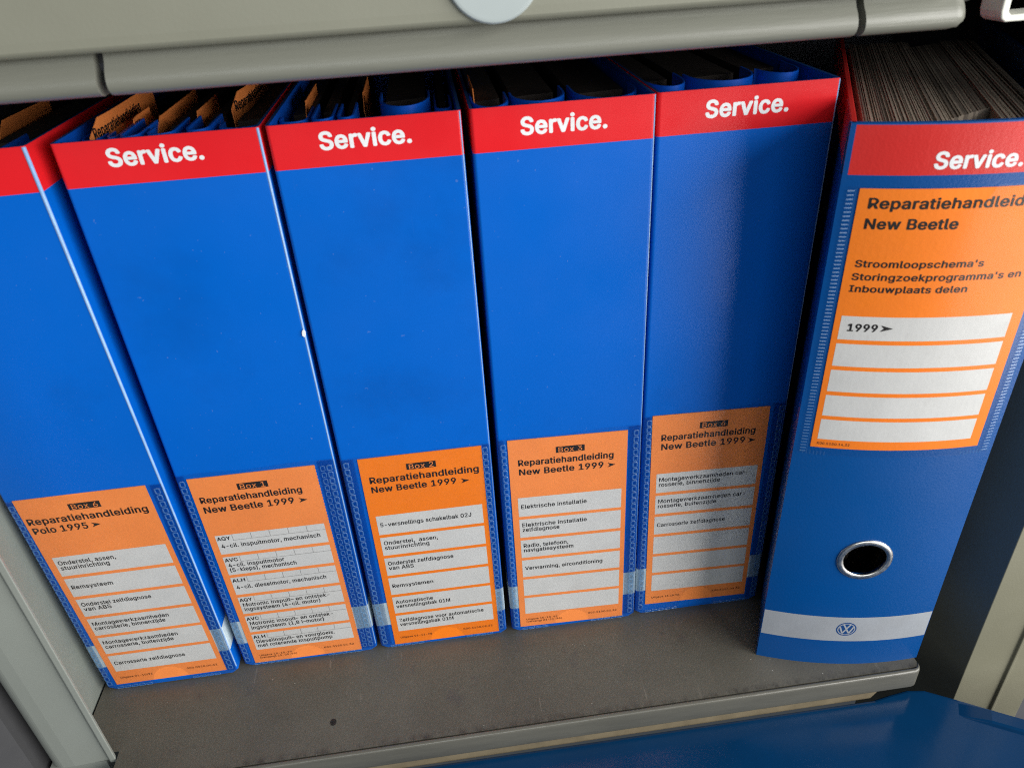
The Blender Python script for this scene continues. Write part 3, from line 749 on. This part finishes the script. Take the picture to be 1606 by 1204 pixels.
# red top band of the spine
mb = MB()
patch(mb, 0, 2.0, 293.2, HB, S, 0, 1, 1, 1); patch(mb, 2.0, WS - 2.0, 293.2, HB - 0.7, S, 0, 0, 24, 1); patch(mb, WS - 2.0, WS, 293.2, HB, S, 0, 1, 1, 1); patch(mb, 2.0, WS - 2.0, HB - 0.7, HB, S, 0, 1, 24, 1)
patch(mb, 0, WS, 293.2, HB, S, -2.4, 1, 24, 1)
n = 25; mb.add([S(u, HB, 0) for u in us] + [S(u, HB, -2.4) for u in us], [(k, k + 1, n + k + 1, n + k) for k in range(n - 1)], 1)
rb = in_bd(mb, 'red_band', [M['binder_red'], M['binder_blue']], fix=False)
mb = MB(); lettering(mb, 'Service.', 31.6, 295.8, 6.2, S, 0.08, 32.6, 0, 0.062, 4, 8); in_bd(mb, 'lettering', [M['white']], rb, fix=False)
# white band with the round emblem
mb = MB(); patch(mb, 0.3, WS - 0.3, 20.6, 40.8, S, 0.06, 0, 30, 1); wbnd = in_bd(mb, 'white_band', [M['silver']], fix=False)
mb = MB(); ec = (45.6, 31.0)
def disc(r0, r1, off, mi):
    n = 56; vs = []
    for r_ in (r0, r1):
        for k in range(n): vs.append(S(ec[0] + r_ * math.cos(2 * math.pi * k / n), ec[1] + r_ * math.sin(2 * math.pi * k / n), off))
    mb.add(vs, [(k, (k + 1) % n, n + (k + 1) % n, n + k) for k in range(n)], mi)
disc(0.01, 5.6, 0.10, 0); disc(4.35, 4.85, 0.13, 1)
def stroke(pts, wd, off):
    for (xa, ya), (xb, yb) in zip(pts[:-1], pts[1:]):
        L = math.hypot(xb - xa, yb - ya); nx, ny = -(yb - ya) / L * wd / 2, (xb - xa) / L * wd / 2
        mb.add([S(ec[0] + x * 4.5, ec[1] + y * 4.5, off) for x, y in ((xa + nx, ya + ny), (xa - nx, ya - ny), (xb - nx, yb - ny), (xb + nx, yb + ny))], [(0, 1, 2, 3)], 1)
stroke([(-0.42, 0.86), (0.0, 0.06)], 0.20, 0.13); stroke([(0.42, 0.86), (0.0, 0.06)], 0.20, 0.135)
stroke([(-0.84, 0.44), (-0.40, -0.76)], 0.20, 0.14); stroke([(-0.40, -0.76), (0.0, 0.02)], 0.20, 0.145)
stroke([(0.84, 0.44), (0.40, -0.76)], 0.20, 0.15); stroke([(0.40, -0.76), (0.0, 0.02)], 0.20, 0.155)
in_bd(mb, 'emblem', [M['navy'], M['silver']], wbnd, fix=False)
# nickel ring round the finger hole
mb = MB(); vs = []; fs = []; N, K = 64, 10
for k in range(N):
    a = 2 * math.pi * k / N
    for j in range(K):
        b = 2 * math.pi * j / K; r_ = 12.6 + 1.8 * math.cos(b); vs.append(S(HC[0] + r_ * math.cos(a), HC[1] + r_ * math.sin(a), 0.2 + 0.9 * math.sin(b)))
for k in range(N):
    for j in range(K): fs.append((k * K + j, ((k + 1) % N) * K + j, ((k + 1) % N) * K + (j + 1) % K, k * K + (j + 1) % K))
mb.add(vs, fs, 0, True); in_bd(mb, 'finger_ring', [M['chrome']])
# covers
CD = 0.262; cdir = Vector((math.sin(R(25.5)), math.cos(R(25.5)))); cper = Vector((cdir.y, -cdir.x))
def cover(p, th, redtop):
    mb = MB()
    for z0, z1, mi in ((0.0, 0.2930, 0), (0.2932, 0.3130, 1 if redtop else 0)):
        q = []
        for z in (z0, z1):
            l = LEAN * (z / 0.3125)
            a = p + l; b = a + cdir * CD
            q += [(a.x, a.y, z), (b.x, b.y, z), (b.x + cper.x * th, b.y + cper.y * th, z), (a.x + cper.x * th, a.y + cper.y * th, z)]
        mb.add(q, [(0, 1, 2, 3)[::-1], (4, 5, 6, 7), (0, 4, 5, 1)[::-1], (1, 5, 6, 2)[::-1], (2, 6, 7, 3)[::-1], (3, 7, 4, 0)[::-1]], mi)
    return mb
in_bd(cover(BLp + cdir * 0.0006, 0.0022, True), 'cover', [M['binder_blue'], M['binder_red']], bevel=0.0004)
in_bd(cover(BRp + cdir * 0.0004 - cper * 0.0022, 0.0022, False), 'cover', [M['binder_blue'], M['binder_red']], bevel=0.0004)
# sheets: bundles of paper with dividers, front ends visible above the spine
mb = MB(); rnd = random.Random(5)
uax = chord.normalized()
def block(u0, u1, y0, top, mi):
    a = BLp + LEAN * 0.95 + uax * (u0 * 0.001) + cdir * y0; b = BLp + LEAN * 0.95 + uax * (u1 * 0.001) + cdir * y0
    c = b + cdir * (0.245 - y0); d = a + cdir * (0.245 - y0)
    mb.add([(p.x, p.y, z) for z in (0.012, top) for p in (a, b, c, d)], [(0, 3, 2, 1), (4, 5, 6, 7), (0, 1, 5, 4), (1, 2, 6, 5), (2, 3, 7, 6), (3, 0, 4, 7)], mi)
u = 8.0
while u < 44.0:
    t = rnd.choice([0.25, 0.3, 0.4, 0.5, 0.8]); dark = rnd.random() < 0.16
    block(u, u + t - 0.03, 0.030 + rnd.uniform(0, 0.0010) + (0.001 if dark else 0), 0.3035 + rnd.uniform(-0.0007, 0.0004), 1 if dark else 0); u += t
while u < 64.0:
    t = 1.1; block(u, u + t - 0.04, 0.052 + (u - 44) * 0.0006, 0.3000 + 0.0001 * (u - 44) + rnd.uniform(-0.0003, 0.0003), rnd.choice([1, 1, 0])); u += t
while u < 84.0:
    t = rnd.choice([0.3, 0.5, 0.7, 1.0]); dark = rnd.random() < 0.3
    block(u, u + t - 0.03, 0.030 + abs(math.sin(u * 0.7)) * 0.004, 0.3030 + rnd.uniform(-0.0008, 0.0005), 1 if dark else 0); u += t
in_bd(mb, 'paper_sheets', [M['paper'], M['paper_mid'], M['paper_mid']])
# orange label
L0, L1, B0, B1_ = 7.2, 84.6, 160.2, 288.0
mb = MB(); patch(mb, L0, L1, B0, B1_, S, 0.30, 0, 26, 1); patch(mb, L0, L1, B0, B1_, S, 0.05, 0, 26, 1)
for uu in (L0, L1): mb.add([S(uu, B0, 0.05), S(uu, B0, 0.30), S(uu, B1_, 0.30), S(uu, B1_, 0.05)], [(0, 1, 2, 3)], 0)
cardb = in_bd(mb, 'insert_card', [M['orange_deep']], fix=False)
mb = MB()
lettering(mb, 'Reparatiehandleiding', 11.2, 280.0, 4.2, S, 0.37, 68.0, 0, 0.058)
lettering(mb, 'New Beetle', 11.3, 271.5, 4.2, S, 0.37, 35.0, 0, 0.058)
lettering(mb, "Stroomloopschema's", 10.8, 254.8, 3.0, S, 0.37, 50.0, 0, 0.052)
lettering(mb, "Storingzoekprogramma's en", 10.5, 248.9, 3.0, S, 0.37, 67.2, 0, 0.052)
lettering(mb, 'Inbouwplaats delen', 10.4, 243.4, 3.0, S, 0.37, 46.6, 0, 0.052)
in_bd(mb, 'title_lettering', [M['ink']], cardb, fix=False)
for k in range(5):
    mb = MB(); top = 231.8 - 13.75 * k
    patch(mb, 9.7, 79.8, top - 11.6, top, S, 0.34, 0, 22, 1)
    if k == 0:
        lettering(mb, '1999', 12.8, 224.6, 3.5, S, 0.40, 12.2, 1, 0.06)
        poly_flat(mb, arrow_poly(26.0, 226.3, 5.2, 3.2), S, 0.40, 1)
    in_bd(mb, 'writing_field', [M['field'], M['ink']], cardb, fix=False)
mb = MB(); lettering(mb, 'K00.5150.14.32', 9.9, 162.0, 1.4, S, 0.36, 14.6, 0, 0.02, 2, 3); in_bd(mb, 'small_print', [M['ink_small']], cardb, fix=False)
# its clear pocket
mb = MB(); nu0, nu1 = 36.5, 56.0
cols = [2.6 + (90.0 - 2.6) * k / 40 for k in range(41)]
def topv(u):
    if nu0 < u < nu1:
        t = (u - nu0) / (nu1 - nu0) * 2 - 1; return 289.0 - 9.6 * math.sqrt(max(0, 1 - t * t)) ** 0.8
    return 289.0
vs = [S(u, 156.0, 0.62) for u in cols] + [S(u, topv(u), 0.62) for u in cols]; n = len(cols)
mb.add(vs, [(k, k + 1, n + k + 1, n + k) for k in range(n - 1)], 0, True)
pkb = in_bd(mb, 'label_pocket', [M['film_dull']], fix=False)
for uu in (4.0, 88.6):
    mb = MB(); v = 157.0
    while v < 288.0:
        mb.add([S(uu - 1.3, v, 0.64), S(uu + 1.3, v + 0.15, 0.64), S(uu + 1.3, v + 0.5, 0.80), S(uu - 1.3, v + 0.35, 0.80), S(uu - 1.3, v + 0.75, 0.64), S(uu + 1.3, v + 0.9, 0.64)], [(0, 1, 2, 3), (3, 2, 5, 4)], 0); v += 1.75
    mb.add([S(uu + 1.6, 156.5, 0.64), S(uu + 1.9, 156.5, 0.78), S(uu + 1.9, 288, 0.78), S(uu + 1.6, 288, 0.64)], [(0, 1, 2, 3)], 0)
    in_bd(mb, 'weld_seam', [M['weld']], pkb, fix=False)
for ua, ub in ((4.0, 15.0), (77.0, 88.0)):
    mb = MB(); u = ua
    while u < ub:
        mb.add([S(u, 155.8, 0.64), S(u + 0.4, 155.8, 0.80), S(u + 0.4, 158.2, 0.80), S(u, 158.2, 0.64)], [(0, 1, 2, 3)], 0); u += 1.6
    in_bd(mb, 'weld_seam', [M['weld']], pkb, fix=False)

# ------------------------------------------------------------------ blue enamel lid in front, bracket and knob at the upper right
lid = empty('metal_tray', (0.2, -0.15, -0.045))
tag(lid, 'glossy dark blue metal tray with a rounded corner and rim, below the shelf edge', 'tray')
out = [(-0.10, -0.0690), (0.20, -0.0676), (0.375, -0.0664), (0.386, -0.0645), (0.398, -0.0630), (0.408, -0.0645), (0.4215, -0.0722), (0.4512, -0.0897), (0.560, -0.1420), (0.560, -0.42), (-0.10, -0.42)]
mb = MB(); mb.prism(out[::-1], -0.055, -0.0205, lambda p, q, a: (p, q, a))
o = mb.build('panel', [M['lid']], None, bevel=0.0022); o.parent = lid; o.matrix_parent_inverse = Matrix.Translation(-lid.location)
# folded rim along the slanting edge
mb = MB(); a = Vector((0.4130, -0.0810)); b = Vector((0.545, -0.1560)); d = (b - a).normalized(); nn = Vector((-d.y, d.x))
sec = [(-0.0010, -0.0212), (0.0, -0.0192), (0.0015, -0.0186), (0.0085, -0.0186), (0.0095, -0.0212)]
rows = []
for p, t in ((a, 0.02), (a + d * 0.022, 1.0), (b, 1.0)):
    rows.append([((p + nn * s).x, (p + nn * s).y, -0.0212 + (z + 0.0212) * t) for s, z in sec])
n = len(sec); mb.add([q for r in rows for q in r], [(i * n + j, i * n + j + 1, (i + 1) * n + j + 1, (i + 1) * n + j) for i in range(2) for j in range(n - 1)], 0)
o = mb.build('rim', [M['lid']], None); o.parent = lid; o.matrix_parent_inverse = Matrix.Translation(-lid.location)

mb = MB()
pr = [(0.3690, 0.372), (0.3690, 0.3455), (0.3697, 0.3430), (0.3715, 0.3418), (0.400, 0.3418), (0.400, 0.3448), (0.3735, 0.3442), (0.3722, 0.3452), (0.3720, 0.372)]
mb.prism(pr, -0.031, -0.018, lambda p, q, a: (p, a, q))
tag(mb.build('bracket', [M['cream']], None, bevel=0.0006), 'cream white metal bracket end beside the drawer at the upper right', 'bracket')
mb = MB(); N = 32; vs = []; rings = [(0.0045, 0.0), (0.0062, 0.002), (0.0066, 0.006), (0.0060, 0.010), (0.004, 0.0125), (0.0002, 0.013)]
for r_, xx in rings:
    for k in range(N): vs.append((0.3535 + xx, -0.016 + r_ * math.cos(2 * math.pi * k / N), 0.3542 + r_ * math.sin(2 * math.pi * k / N)))
mb.add(vs, [(i * N + k, i * N + (k + 1) % N, (i + 1) * N + (k + 1) % N, (i + 1) * N + k) for i in range(len(rings) - 1) for k in range(N)], 0, True)
tag(mb.build('knob', [M['grey']], None), 'small rounded grey knob at the right end of the drawer', 'knob')
